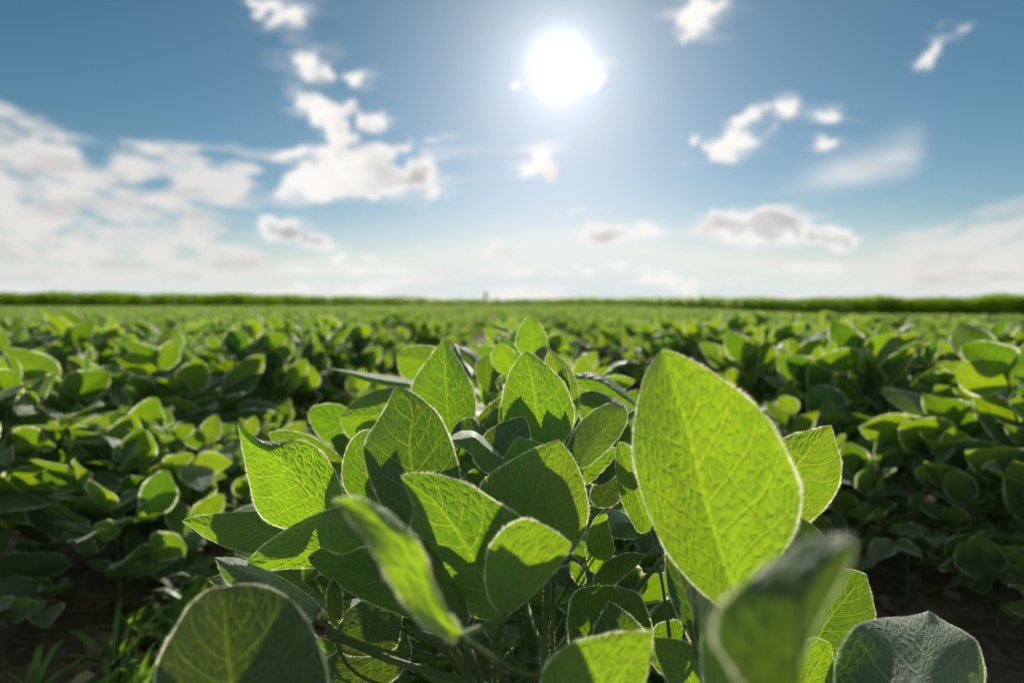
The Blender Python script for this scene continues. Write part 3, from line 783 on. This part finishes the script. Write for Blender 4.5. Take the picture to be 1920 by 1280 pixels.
def plant_plan(g, H, n_nodes):
    """Petioles (node, end) and leaflets (position, forward, up, size) of one soybean plant."""
    pet, lea = [], []
    a0 = g.uniform(0, 6.28)
    for i in range(n_nodes):
        f = (i + 0.4) / n_nodes
        z0 = H * (0.05 + 0.75 * f)
        az = a0 + i * math.pi * 0.93 + g.uniform(-0.5, 0.5)
        el = R(g.uniform(2, 32)) + 0.65 * f
        ln = g.uniform(0.10, 0.22) * (1.0 - 0.45 * max(0, f - 0.6) / 0.4)
        d = Vector((math.cos(az) * math.cos(el), math.sin(az) * math.cos(el), math.sin(el)))
        p0 = Vector((0, 0, z0)); p1 = p0 + d * ln
        pet.append((p0, p1, d))
        sz = g.uniform(0.076, 0.146) * (1.0 if f < 0.8 else 0.8)
        hd = Vector((math.cos(az), math.sin(az), 0))
        rise = g.uniform(-0.5, 0.9) if g.random() < 0.55 else g.uniform(0.5, 2.2)
        for k, da in enumerate((0, 1.25, -1.25)):
            aa = az + da + g.uniform(-0.3, 0.3)
            h2 = Vector((math.cos(aa), math.sin(aa), 0))
            rr = rise * (1 if k == 0 else 0.8) + g.uniform(-0.35, 0.35)
            fwd = (h2 + Vector((0, 0, rr))).normalized()
            up = (Vector((0, 0, 1)) * 0.9 - h2 * 0.4 + Vector((g.uniform(-.7, .7), g.uniform(-.7, .7), 0)))
            if g.random() < 0.5:      # leaflets turn their upper face to the light
                sv = Vector(sun_v)
                fwd = (fwd - sv * fwd.dot(sv) * 0.75 + Vector((0, 0, 0.25))).normalized()
                up = sv * 1.0 + Vector((g.uniform(-.6, .6), g.uniform(-.3, .3), g.uniform(-.2, .6)))
            pos = p1 - d * (0.0 if k == 0 else ln * 0.13)
            lea.append((len(pet) - 1, pos, fwd, up, sz * (1 if k == 0 else 0.9) * g.uniform(0.9, 1.1)))
    return pet, lea


def stem_path(H):
    return spline([(0, 0, -0.03), (0.006, 0.004, H * 0.4), (-0.003, 0.004, H * 0.83)], 9)


def petiole_path(p0, p1):
    return bez(p0, p0.lerp(p1, .35) + Vector((0, 0, -.008)), p0.lerp(p1, .7) + Vector((0, 0, -.006)), p1, 6)


def near_plant(seed, H):
    g = random.Random(seed)
    pet, lea = plant_plan(g, H, 16)
    root = empty('soybean_plant')
    v, f, _ = tube(stem_path(H), np.linspace(0.0034, 0.0016, 9), 6)
    link('stem', mesh('stem', v, f, M_STEM), root)
    ps = []
    for p0, p1, d in pet:
        v, f, _ = tube(petiole_path(p0, p1), 0.0014, 5)
        ps.append(link('petiole', mesh('petiole', v, f, M_STEM), root))
    for ip, pos, fwd, up, sz in lea:
        o = link('leaflet', g.choice(NEAR_ME), ps[ip])
        o.matrix_basis = Matrix.Translation(pos) @ (frame(fwd, up) * sz).to_4x4()
    return root


def plan_join(J, pet, lea, H, shapes, g, M=np.eye(3), off=np.zeros(3), sides=5, stems=True):
    if stems:
        v, f, _ = tube(stem_path(H), np.linspace(0.004, 0.002, 9), sides)
        J.quads(v @ M.T + off, f, m=1)
        for p0, p1, d in pet:
            v, f, _ = tube(petiole_path(p0, p1)[[0, 3, 5]], 0.0014, 4)
            J.quads(v @ M.T + off, f, m=1)
    for ip, pos, fwd, up, sz in lea:
        V, f, uv = shapes[g.randrange(len(shapes))]
        A = np.array(frame(fwd, up)) * sz
        J.quads((V @ A.T + np.array(pos)) @ M.T + off, f, uv, 0)


def copy_tree(o, parent=None):
    c = o.copy()
    COL.objects.link(c)
    if parent is not None:
        c.parent = parent
    for ch in list(o.children):
        copy_tree(ch, c)
    return c


ORD = ['first', 'second', 'third', 'fourth', 'fifth', 'sixth', 'seventh', 'eighth', 'ninth', 'tenth', 'eleventh', 'twelfth', 'thirteenth', 'fourteenth', 'fifteenth', 'sixteenth']
SIDE = {-1: 'left', 1: 'right'}


def row_name(k):
    if k == 0:
        return 'in the row behind the foreground plants'
    return '%s row %s of the foreground plants' % (ORD[abs(k) - 1], SIDE[1 if k > 0 else -1])


cands = []
for k in range(-16, 17):
    y = 0.86 if k else 0.90
    while y < 11:
        cands.append((k, k * ROW + 0.03 + (rng.uniform(-0.13, 0.13) if abs(k) != 1 else -k * rng.uniform(-0.16, 0.15)) * (1 if k else 0.8), y + rng.uniform(-0.05, 0.05)))
        y += 0.125 if abs(k) != 1 else 0.085
vis = []
for k, x, y in cands:
    if k == 0 and y < 3.2: x += 0.07
    if abs(x) - 0.2 > y * 0.93: continue
    vis.append((math.hypot(x, y), k, x, y))
vis += [(0.50 + 0.01 * i, 0, x, y) for i, (x, y) in enumerate([(-0.07, 0.56), (0.15, 0.60), (0.02, 0.74), (-0.17, 0.66), (0.10, 0.80), (-0.04, 0.53), (0.08, 0.54)])]
vis += [(1.0 + 0.01 * i, -1, -0.74 + rng.uniform(-.06, .05), 1.04 + 0.11 * i) for i in range(7)]
vis += [(1.0 + 0.01 * i, 1, 0.82 + rng.uniform(-.06, .06), 1.0 + 0.11 * i) for i in range(7)]
vis.sort()
NEAR_N, TOT = 106, 296
near_protos = [near_plant(100 + i, H) for i, H in enumerate((0.40, 0.43, 0.37, 0.41, 0.44, 0.36, 0.42, 0.35))]
used = [False] * len(near_protos)
mid_me = []
for i in range(10):
    g = random.Random(500 + i)
    H = g.uniform(0.35, 0.42)
    pet, lea = plant_plan(g, H, 16)
    J = Join()
    plan_join(J, pet, lea, H, MID_SH, g)
    mid_me.append(J.mesh('soybean_plant', [M_LEAF, M_STEM]))
count = {}
for i, (d, k, x, y) in enumerate(vis[:TOT]):
    z = float(ground_z(x, y))
    sc_ = rng.uniform(0.92, 1.20) * (1.0 if k else (0.93 if y > 0.85 else 0.78))
    if abs(k) == 1 and abs(x) < 0.9 and y < 1.85: sc_ *= 0.68
    if i < NEAR_N:
        j = rng.randrange(len(near_protos))
        o = near_protos[j] if not used[j] else copy_tree(near_protos[j])
        used[j] = True
    else:
        o = link('soybean_plant', rng.choice(mid_me))
    o.location = (x, y, z - 0.005)
    o.rotation_euler = (rng.uniform(-.08, .08), rng.uniform(-.08, .08), rng.uniform(-.8, .8))
    o.scale = (sc_, sc_, sc_)
    c = count.setdefault(k, [])
    c.append((y, o))
for k, lst in count.items():
    lst.sort(key=lambda t: t[0])
    for i, (y, o) in enumerate(lst):
        if i < 12:
            lb = 'soybean plant, %s from the camera, %s' % (ORD[i], row_name(k))
        else:
            lb = 'out-of-focus soybean plant far back, %s' % row_name(k)
        tag(o, lb, 'soybean plant', 'soybean plants, %s' % row_name(k))
print('unused near protos', used)

# the rest of the field reads as one mass
def build_far_field():
    J = Join()
    plans = []
    for i in range(8):
        g = random.Random(900 + i)
        H = g.uniform(0.31, 0.38)
        pet, lea = plant_plan(g, H, 16)
        plans.append((H, pet, lea))
    protos = {}
    for lod in range(2):
        for i, (H, pet, lea) in enumerate(plans):
            g = random.Random(i)
            Jp = Join()
            ll = lea if lod == 0 else [l for l in lea if l[1].z > H * 0.62]
            plan_join(Jp, pet, ll, H, FAR_SH, g, stems=False)
            protos[lod, i] = (np.concatenate(Jp.v), np.concatenate(Jp.q), np.concatenate(Jp.uv))
    g = random.Random(77)
    dmax = vis[TOT - 1][0]
    for d, k, x, y in vis[TOT:]:
        put(J, protos[0, g.randrange(8)], x, y, g, 1.0)
    y = 11.0
    while y < 100:
        step = 0.19 if y < 18 else (0.33 if y < 32 else (0.6 if y < 60 else 1.2))
        half = min(y * 0.95 + 1, 60)
        kk = int(half / ROW)
        for k in range(-kk, kk + 1):
            x = k * ROW + 0.03 + g.uniform(-.30, .30)
            yy = y + g.uniform(-step, step) * 0.5
            if not in_field(x, yy): continue
            if y > 32 and g.random() < 0.35: continue
            put(J, protos[1 if y > 16 else 0, g.randrange(8)], x, yy, g, 1.0 if y < 18 else (1.15 if y < 32 else 1.5))
        y += step
    # wide-angle rim rows left out of the individual list
    me = J.mesh('distant_soybean_rows', [M_FAR, M_STEM])
    tag(link('distant_soybean_rows', me), 'far soybean rows merging into one green canopy below the horizon', 'soybean field', kind='stuff')


def front(px):
    """Distance at which the maize begins, by bearing."""
    return float(np.interp(px, [-900, 0, 300, 560, 760, 880, 1000, 1060, 1200, 1400, 1600, 1900, 2600], [52, 60, 66, 78, 105, 140, 150, 135, 95, 66, 50, 37, 26]))


def in_field(x, y):
    px = 960 + F * x / y
    return y < front(px) - (2.5 if px < 1000 else 2.5 + 6.5 * min(1, (px - 1000) / 600))


def put(J, proto, x, y, g, s):
    V, q, uv = proto
    a = g.uniform(-.8, .8); s = s * g.uniform(0.9, 1.1)
    c, sn = math.cos(a) * s, math.sin(a) * s
    W = np.stack([V[:, 0] * c - V[:, 1] * sn + x, V[:, 0] * sn + V[:, 1] * c + y, V[:, 2] * min(s, 1.1) + float(ground_z(x, y)) - 0.01], -1)
    J.quads(W, q, uv, 0)


build_far_field()

# ------------------------------------------------------------------ maize beyond the soybean field
def maize_mesh(name, spots, g, blades, hgt):
    J = Join()
    for (x, y) in spots:
        z = float(ground_z(x, y)); H = hgt * g.uniform(0.86, 1.1) * (1 + 0.04 * math.sin(x / max(y, 1) * 23) + 0.04 * math.sin(x / max(y, 1) * 61))
        w = max(0.035, y * 0.0006)
        J.quads(np.array([(x - w * .5, y, z), (x + w * .5, y, z), (x + w * .4, y, z + H), (x - w * .4, y, z + H)]), [(0, 1, 2, 3)])
        for b in range(blades):
            f = (b + 1) / blades
            az = g.uniform(0, 6.28); L = g.uniform(0.45, 0.8); z0 = z + H * (0.0 + 0.92 * f)
            dx, dy = math.cos(az), math.sin(az)
            pts = [(0, 0, 0), (0.35, 0, 0.30), (0.75, 0, 0.34), (1.0, 0, 0.12)]
            ww = max(0.045, y * 0.0009)
            vv = []
            for i, (r, _, h) in enumerate(pts):
                wi = ww * (0.6, 1, .8, .15)[i]
                for s_ in (-.5, .5):
                    vv.append((x + dx * r * L - dy * wi * s_, y + dy * r * L + dx * wi * s_, z0 + h * L))
            J.quads(np.array(vv), [(0, 1, 3, 2), (2, 3, 5, 4), (4, 5, 7, 6)])
    return J.mesh(name, [M_MAIZE])


def build_maize():
    g = random.Random(5)
    left, right = [], []
    while len(left) < 6000:
        px = g.uniform(-500, 985)
        D = front(px) * (1 + 0.10 * g.random() ** 1.5)
        left.append(((px - 960) / F * D, D))
    while len(right) < 7400:
        px = g.uniform(985, 2400)
        D = front(px) * (1 + 0.13 * g.random() ** 1.5)
        right.append(((px - 960) / F * D, D))
    tag(link('maize_field', maize_mesh('maize_field', left, g, 9, 1.8)), 'tall green maize block along the horizon on the left', 'maize field', kind='stuff')
    tag(link('maize_field', maize_mesh('maize_field', right, g, 9, 1.75)), 'bright green maize block rising along the horizon on the right', 'maize field', kind='stuff')


build_maize()


def horizon_tree(px, H, D, W, label, seed):
    g = np.random.default_rng(seed)
    x = (px - 960) / F * D
    z = float(ground_z(x, D))
    root = empty('tree', (x, D, z))
    tag(root, label, 'tree', 'small dark trees on the horizon')
    v, f, _ = tube([(0, 0, -.2), (0.03 * H, 0, H * .4), (0, 0, H * .9)], [H * .03, H * .022, H * .006], 6)
    J = Join(); J.quads(v, f)
    for i in range(6):
        a = i * 1.1; z0 = H * (.3 + .09 * i)
        v, f, _ = tube([(0, 0, z0), (math.cos(a) * W * .3, math.sin(a) * W * .3, z0 + H * .1)], [H * .012, H * .004], 4)
        J.quads(v, f)
    link('trunk', J.mesh('trunk', [M_BARK]), root)
    n = 700
    hz = g.uniform(0.18, 1, n)
    rad = W * 0.5 * np.sqrt(np.clip(1.05 - hz, 0, 1)) * np.sqrt(g.random(n)) * (0.75 + 0.35 * np.sin(hz * 19 + g.random()))
    a = g.uniform(0, 6.28, n)
    c = np.stack([np.cos(a) * rad, np.sin(a) * rad, hz * H], -1)
    s = H * 0.045
    t1 = g.normal(size=(n, 3)); t1 /= np.linalg.norm(t1, axis=1)[:, None]
    t2 = np.cross(t1, g.normal(size=(n, 3))); t2 /= np.linalg.norm(t2, axis=1)[:, None]
    V = np.stack([c - t1 * s, c + t2 * s * .5, c + t1 * s, c - t2 * s * .5], 1).reshape(-1, 3)
    link('crown', mesh('crown', V, np.arange(n * 4).reshape(-1, 4), M_TREE, smooth=False), root)


horizon_tree(911, 4.6, 190, 1.9, 'taller dark conical tree on the horizon, left of the topmost leaf', 1)
horizon_tree(932, 2.9, 190, 1.4, 'smaller dark bushy tree on the horizon just above the topmost leaf', 2)

# ------------------------------------------------------------------ weeds and fallen leaves on the soil strips
def weed_mesh(seed):
    g = random.Random(seed); J = Join()
    for b in range(g.randint(6, 11)):
        az = g.uniform(0, 6.28); L = g.uniform(0.02, 0.055); w = g.uniform(0.004, 0.009); r0 = g.uniform(0, .01)
        dx, dy = math.cos(az), math.sin(az); up = g.uniform(0.4, 1.3)
        vv = []
        for r, h, wi in ((0, 0, .6), (.35, .45, 1), (.7, .7, .8), (1, .72, .05)):
            for s_ in (-.5, .5):
                vv.append((dx * (r0 + r * L) - dy * w * wi * s_, dy * (r0 + r * L) + dx * w * wi * s_, h * L * up))
        J.quads(np.array(vv), [(0, 1, 3, 2), (2, 3, 5, 4), (4, 5, 7, 6)])
    return J.mesh('grass_weed', [M_WEED])


weeds = [weed_mesh(i) for i in range(6)]
for i in range(170):
    t = rng.random()
    if i < 145:
        y = 0.78 + 1.1 * t ** 1.3
        x = -ROW / 2 - 0.05 + rng.gauss(0, 0.09)
        lab = 'small bright grassy weed on the bare soil strip left of the foreground plants'
        grp = 'weeds on the left soil strip'
    else:
        y = 0.9 + 1.6 * t
        x = ROW / 2 + rng.gauss(0, 0.09)
        lab = 'small grassy weed on the shaded soil strip right of the foreground plants'
        grp = 'weeds on the right soil strip'
    o = link('grass_weed', weeds[i % 6])
    o.location = (x, y, float(ground_z(x, y)) + 0.002)
    s = rng.uniform(0.8, 1.9)
    o.scale = (s, s, s); o.rotation_euler = (0, 0, rng.uniform(0, 6.28))
    tag(o, lab, 'weed', grp)

dry_me = [mesh('fallen_leaf', V * [1, 1, 1.6], f, M_DRY, uv) for V, f, uv in leaf_shapes(7, 5, 4, 21)]
pale_me = [mesh('fallen_leaf', V * [0.6, 1, 1.8], f, M_PALE, uv) for V, f, uv in leaf_shapes(7, 5, 4, 23)]
for i in range(24):
    if i < 12:
        x, y = ROW / 2 + rng.gauss(0.06, 0.10), rng.uniform(0.75, 1.7)
        lab, grp = 'yellowed fallen leaf lying on the dark soil right of the foreground plants', 'fallen leaves on the right soil strip'
    else:
        x, y = -ROW / 2 + rng.gauss(-0.05, 0.10), rng.uniform(0.8, 2.0)
        lab, grp = 'dry pale fallen leaf on the soil strip left of the foreground plants', 'fallen leaves on the left soil strip'
    o = link('fallen_leaf', (dry_me if i < 12 else pale_me)[i % 4])
    s = rng.uniform(0.035, 0.06)
    o.scale = (s, s, s); o.location = (x, y, float(ground_z(x, y)) + 0.022)
    o.rotation_euler = (rng.uniform(-.4, .4), rng.uniform(-.4, .4), rng.uniform(0, 6.28))
    tag(o, lab, 'fallen leaf', grp)

# ------------------------------------------------------------------ sky: clouds on a dome, daylight from the world
CLOUDS = [  # centre x, y, radius x, y (photo pixels = directions), rotation, weight, grey
 (575, 110, 30, 22, 0, 1.0, 0), (605, 128, 30, 22, 0, 1, 0), (668, 145, 26, 20, 20, 1, 0), (580, 185, 30, 26, 0, 1, 0), (615, 205, 34, 26, 10, 1.1, 0), (655, 200, 26, 18, 0, .9, 0), (632, 240, 24, 32, 0, 1.1, 0), (700, 222, 26, 22, -25, 1.1, 0), (645, 265, 30, 18, 0, .8, 0),
 (495, 5, 34, 14, 0, 1, 0), (535, 42, 34, 22, -10, .9, 0), (520, 30, 50, 20, 0, .5, 0),
 (590, 345, 80, 28, -6, 1.1, 0), (660, 310, 75, 34, 0, 1.1, .2), (620, 285, 130, 14, 0, 1, 0), (740, 285, 90, 12, -3, .8, 0), (800, 262, 45, 8, -4, .7, 0), (740, 345, 70, 26, 0, 1.1, .5), (795, 325, 36, 34, 20, 1.25, .8), (822, 355, 16, 24, 0, 1, .2), (655, 355, 80, 18, 0, 1, .1),
 (520, 430, 46, 22, 5, 1.15, .7), (590, 445, 36, 20, 10, 1.15, .9), (550, 440, 60, 18, 5, .9, .5), (630, 484, 14, 6, 0, .8, 0), (695, 486, 22, 9, 12, .8, .2), (788, 466, 14, 5, 0, .5, 0),
 (1012, 305, 26, 26, 0, 1.2, 0), (1030, 325, 26, 16, 20, 1.1, 0), (995, 318, 16, 14, 0, 1, 0),
 (1300, 35, 34, 28, 20, 1.1, 0), (1325, 12, 40, 18, -20, 1, 0), (1290, 50, 22, 20, 0, 1, 0),
 (1385, 222, 34, 12, -12, .95, 0), (1410, 216, 18, 12, 0, .9, 0), (1440, 212, 12, 6, 0, .6, 0), (1298, 266, 11, 12, 0, .95, 0), (1360, 268, 40, 22, -15, 1.1, 0), (1395, 262, 28, 12, 0, 1, 0), (1350, 290, 24, 16, 20, 1, 0),
 (1484, 202, 22, 18, -35, 1.1, 0), (1452, 240, 24, 8, -40, .7, 0), (1553, 213, 28, 15, -12, 1.05, 0), (1545, 265, 22, 10, -5, 1, 0),
 (1730, 105, 36, 11, -22, 1.0, 0), (1812, 55, 18, 8, -25, .6, 0), (1770, 55, 14, 6, -20, .4, 0),
 (1370, 415, 46, 26, 0, 1.2, .5), (1345, 425, 42, 20, 0, 1.1, .2), (1425, 425, 60, 30, 0, 1.3, 1.0), (1460, 405, 40, 24, 10, 1.2, .8), (1495, 425, 44, 24, 10, 1.2, .9), (1560, 445, 44, 20, 8, 1.15, .8), (1590, 452, 30, 12, 5, 1, .6), (1450, 448, 90, 12, 0, 1.0, .6),
 (1125, 438, 40, 15, 3, 1.1, .5), (1150, 440, 44, 12, 0, 1.0, .6), (1208, 430, 30, 14, -5, 1.05, .2), (938, 462, 34, 12, 4, 1.05, .3), (1062, 396, 12, 5, 0, .7, 0), (1085, 394, 10, 5, 0, .6, 0), (1090, 504, 20, 9, 0, .8, 0), (1158, 494, 18, 6, 0, .8, 0), (1205, 498, 14, 8, 0, .7, 0), (1240, 520, 60, 16, 0, .8, .4), (1290, 535, 70, 12, 0, .8, .3),
 (1096, 146, 26, 26, 0, 1.2, 0), (1120, 158, 16, 14, -20, 1.1, 0), (962, 157, 10, 12, 0, 1, 0),
 (848, 377, 14, 5, 0, .6, 0),
]


def build_sky():
    az = np.concatenate([np.arange(-180, -50, 4.0), np.arange(-50, 50.01, 0.17), np.arange(54, 180.1, 4.0)])
    el = np.concatenate([[-3.0, -1.0], np.arange(-0.3, 36, 0.17), np.arange(38, 88, 4.0), [89.5]])
    A, E = np.meshgrid(np.radians(az), np.radians(el))
    d = np.stack([np.sin(A) * np.cos(E), np.cos(A) * np.cos(E), np.sin(E)], -1)
    fw = d @ CF
    px = np.where(fw > 0.05, 960 + F * (d @ CX) / np.maximum(fw, .05), -9e3)
    py = np.where(fw > 0.05, 640 - F * (d @ CU) / np.maximum(fw, .05), 9e3)
    n1 = (fbm(px / 30, py / 24, 5, 21) - .5) * 2.0
    n2 = fbm(px / 60 + 7, py / 40, 4, 22)
    wx = px + (fbm(px / 48, py / 40, 4, 31) - .5) * 44
    wy = py + (fbm(px / 48 + 40, py / 40, 4, 32) - .5) * 36
    W = np.zeros_like(px)
    D = np.zeros_like(px); G = np.zeros_like(px)
    gq = random.Random(8)
    for cx, cy, rx, ry, rot, wt, gr in CLOUDS:
        c, s = math.cos(R(rot)), math.sin(R(rot))
        idx = np.nonzero((np.abs(wx - cx) < 2.6 * max(rx, ry)) & (np.abs(wy - cy) < 2.6 * max(rx, ry)))
        X = wx[idx] - cx; Y = wy[idx] - cy
        a = X * c + Y * s; b = -X * s + Y * c
        e = 0.55 * wt * np.exp(-((a / rx) ** 2 + (b / ry) ** 2) * 1.1)
        for q in range(9):
            th = gq.uniform(0, 6.28); r0 = math.sqrt(gq.random()) * 0.85
            r1 = gq.uniform(0.28, 0.55) * min(max(rx * .6, 9), ry * 1.25)
            e2 = ((a - rx * r0 * math.cos(th)) ** 2 + ((b - ry * r0 * math.sin(th)) * 1.15) ** 2) / r1 ** 2
            e2 = gq.uniform(.55, 1.0) * wt * np.exp(-e2 * 0.8)
            e = np.maximum(e, e2) + 0.30 * np.minimum(e, e2)
        W[idx] = np.maximum(W[idx], wt * np.exp(-((a / (1.7 * rx)) ** 2 + (b / (1.5 * ry)) ** 2)))
        D[idx] = np.maximum(D[idx], e) + 0.35 * np.minimum(D[idx], e)
        G[idx] += gr * np.exp(-((a / rx) ** 2 + ((b - 0.05 * ry) / ry) ** 2) * 1.2)
    sm = lambda x, a, b: (lambda t: t * t * (3 - 2 * t))(np.clip((x - a) / (b - a), 0, 1))
    cum = sm(D + (0.34 * n1 + .22 * (fbm(px / 13, py / 11, 3, 23) - .5)) * sm(D, .05, .4), 0.20, 0.74)
    # cirrus and altocumulus lie on a flat sheet: streaks run towards the horizon
    dz = np.maximum(d[..., 2], 0.015)
    PX, PY = d[..., 0] / dz, d[..., 1] / dz
    nr = lambda x: (x - x[vis_].mean()) / x[vis_].std()
    vis_ = (px > -60) & (px < 1980) & (py > 0) & (py < 560)
    st = nr(fbm(PX * 2.0 + 3, PY * 0.55, 5, 41))
    fine = nr(fbm(px / 75 - py / 200, py / 17 - px / 130, 5, 44))
    mid_ = nr(fbm(px / 60, py / 34, 4, 45))
    S = 0.40 * st + 0.5 * fine + 0.42 * mid_
    edge = np.interp(px, [-2000, 0, 60, 120, 200, 260, 420, 500, 560], [170, 195, 215, 240, 268, 268, 282, 288, 330])
    rightlim = np.interp(py, [0, 280, 330, 400, 440, 500, 560], [500, 500, 470, 470, 430, 500, 520])
    left = sm(py - edge, -18, 40) * sm(rightlim - px, -40, 50) * sm(-py, -545, -485)
    alt = sm(S + 2.1 * left - 0.98, -0.8, 0.9) * sm(left, 0.0, .3)
    alt = alt * (0.72 + .28 * sm(mid_, -1, .6))
    alt = np.maximum(alt, .42 * left * sm(fine, -1.2, .8))
    rtop = 372 + (1920 - px) * 0.20
    rmask = sm(py - rtop, -60, 70) * sm(px, 1580, 1720) * sm(-py, -560, -520)
    wv = (fbm(px / 130, py / 60, 3, 53) - .5) * 46
    rf = nr(fbm(px / 170 + py / 60, (py + wv) / 22 + px / 80, 5, 52)) * .8 + nr(fbm(px / 60, py / 26, 4, 54)) * .4
    ciru = sm(rf + .8 * rmask + 1.1 * sm(py, 400, 470), .05, 1.9) * rmask
    # one soft fan-shaped wisp on the right
    t = (px - 1440) / 310
    wl = 345 - 80 * np.clip(t, 0, 1) ** 1.3
    fan = np.exp(-((py - wl - 8) / (24 + 16 * np.clip(t, 0, 1))) ** 2) * sm(t, 0.0, .45) * sm(-t, -1.02, -.80) * (0.25 + .8 * fbm(px / 120 + py / 60, py / 30, 4, 61))
    # low bands above the horizon
    bn = nr(fbm(px / 200, py / 11, 5, 71)) * .7 + nr(fbm(px / 90, py / 20, 4, 72)) * .5
    ban = sm(bn, -.3, 1.3) * sm(py, 465, 520) * 0.75
    veil = .6 * W * sm(nr(fbm(px / 70, py / 14, 5, 73)) * .6 + 1.6 * W, .2, 1.9)
    haze = 0.25 * sm(py, 360, 500) + 0.65 * sm(py, 460, 560)
    al = 1 - (1 - cum) * (1 - veil) * (1 - .95 * alt) * (1 - .85 * ciru) * (1 - .8 * np.clip(fan, 0, 1)) * (1 - ban)
    off = np.clip(1 - fw / .45, 0, 1)
    rest = .50 * sm(fbm(np.degrees(A) / 16 + 60, np.degrees(E) / 8 + 5, 4, 91), .36, .66)  # unseen clouds outside the view, added to brighten the shaded leaves
    al = np.where(fw > .05, al, 0) * (1 - off) + rest * off
    cw = al
    al = 1 - (1 - al) * (1 - np.where(fw > .05, haze, 0.7 * np.exp(-np.maximum(d[..., 2], 0) / .08)))
    # the sun itself stays clear
    ang = np.degrees(np.arccos(np.clip(d @ sun_v, -1, 1)))
    al = al * sm(ang, 1.0, 1.8)
    grey = np.clip(sm(D + .25 * n1, .62, 1.15) * np.clip(G, 0, 1.0) * (0.35 + 1.2 * n2), 0, 1)
    greyl = np.maximum(alt, ciru) * sm(nr(fbm(px / 110, py / 20, 4, 81)), .0, 1.6)
    lum = np.where(np.maximum(alt, ciru) > cum, 0.80 - 0.15 * greyl, 0.98 - 0.16 * sm(n2 - .1 * D, .35, .75) - 0.42 * grey)
    lum = lum * (1 - off) + .85 * off
    lum = lum + 0.3 * np.exp(-(ang / 7) ** 2)
    cc = np.stack([lum, lum * (0.975 + .01 * grey), lum * (0.945 + .04 * grey)], -1)
    hz = np.broadcast_to(np.array([0.73, 0.79, 0.83]), cc.shape)
    wgt = (cw / np.maximum(cw + haze * (1 - cw), 1e-4))[..., None]
    cc = cc * wgt + hz * (1 - wgt)
    col = np.concatenate([cc, al[..., None]], -1)
    fr_ = (np.abs(np.degrees(A)) < 49)[..., None]
    sft = col.copy()
    for rep_ in range(1):
        for ax in (0, 1):
            sft = (np.roll(sft, 1, ax) + sft + np.roll(sft, -1, ax)) / 3
    rows_ = np.zeros(col.shape[:2] + (1,), bool); rows_[8:-24] = True
    col = np.where(fr_ & rows_, sft, col)
    v = d * 8000.0
    me = mesh('sky', v.reshape(-1, 3), grid_faces(len(el), len(az)), sky_material())
    ca = me.color_attributes.new('cloud', 'FLOAT_COLOR', 'POINT')
    ca.data.foreach_set('color', col.reshape(-1).astype(np.float32))
    tag(link('sky', me), kind='structure')


def sky_material():
    mt, k = material('cloud_layer')
    at_ = k.n('ShaderNodeVertexColor', layer_name='cloud')
    em = k.n('ShaderNodeEmission')
    k.put(em.inputs[0], at_.outputs[0])
    em.inputs[1].default_value = 1.0
    tr = k.n('ShaderNodeBsdfTransparent')
    mx = k.n('ShaderNodeMixShader')
    k.put(mx.inputs[0], at_.outputs[1]); k.put(mx.inputs[1], tr.outputs[0]); k.put(mx.inputs[2], em.outputs[0])
    k.out(mx.outputs[0])
    return mt


build_sky()

w = bpy.data.worlds.new('World')
sc.world = w
w.use_nodes = True
k = NT(w.node_tree)
sky = k.n('ShaderNodeTexSky', sky_type='NISHITA')
sky.sun_disc = False
sky.sun_elevation = SUN_EL
sky.sun_rotation = SUN_AZ
sky.altitude = 150
sky.air_density = 1.0
sky.dust_density = 0.15
sky.ozone_density = 1.5
bg = k.n('ShaderNodeBackground')
rgb = k.n('ShaderNodeSeparateColor'); k.put(rgb.inputs[0], sky.outputs[0])
cmb = k.n('ShaderNodeCombineColor')
for i, (ref, pw, cap) in enumerate(((.55, 1.55, .78), (.68, 1.2, .84), (.74, 1.28, .90))):
    v_ = k.m('MULTIPLY', k.m('POWER', k.m('MULTIPLY', rgb.outputs[i], 0.07 / ref), pw), ref)
    k.put(cmb.inputs[i], k.m('MULTIPLY', k.m('MINIMUM', v_, cap), 1 / 0.07))
k.put(bg.inputs[0], cmb.outputs[0])
bg.inputs[1].default_value = 0.07
dirn = k.n('ShaderNodeTexCoord').outputs['Generated']
ang = k.m('ARCCOSINE', k.m('MINIMUM', k.vm('DOT_PRODUCT', k.vm('NORMALIZE', dirn), tuple(sun_v)), 0.9999999))
g1 = k.m('MULTIPLY', k.m('EXPONENT', k.m('MULTIPLY', k.m('POWER', k.m('DIVIDE', ang, R(2.0)), 2.0), -1.0)), 1.0)
g3 = k.m('MULTIPLY', k.m('EXPONENT', k.m('DIVIDE', ang, -R(4.6))), 0.75)
g2 = k.m('MULTIPLY_ADD', k.m('EXPONENT', k.m('DIVIDE', ang, -R(14.0))), 0.12, g3)
bg2 = k.n('ShaderNodeBackground')
k.put(bg2.inputs[0], (1.0, 0.98, 0.94)); k.put(bg2.inputs[1], k.m('ADD', g1, g2))
wo = k.n('ShaderNodeOutputWorld')
k.put(wo.inputs[0], k.add(bg.outputs[0], bg2.outputs[0]))

sd = bpy.data.lights.new('sun', 'SUN')
sd.energy = 4.6
sd.angle = R(0.5)
sd.color = (1.0, 0.94, 0.82)
so = bpy.data.objects.new('sun', sd)
COL.objects.link(so)
so.rotation_euler = Vector(-sun_v).to_track_quat('-Z', 'Y').to_euler()

sc.view_settings.view_transform = 'Standard'
sc.view_settings.look = 'None'
sc.view_settings.exposure = 0
sc.view_settings.gamma = 1
sc.render.engine = 'CYCLES'
sc.cycles.max_bounces = 8
sc.cycles.diffuse_bounces = 4
sc.cycles.transmission_bounces = 6
sc.cycles.transparent_max_bounces = 8
sc.cycles.use_adaptive_sampling = True
sc.cycles.use_denoising = True
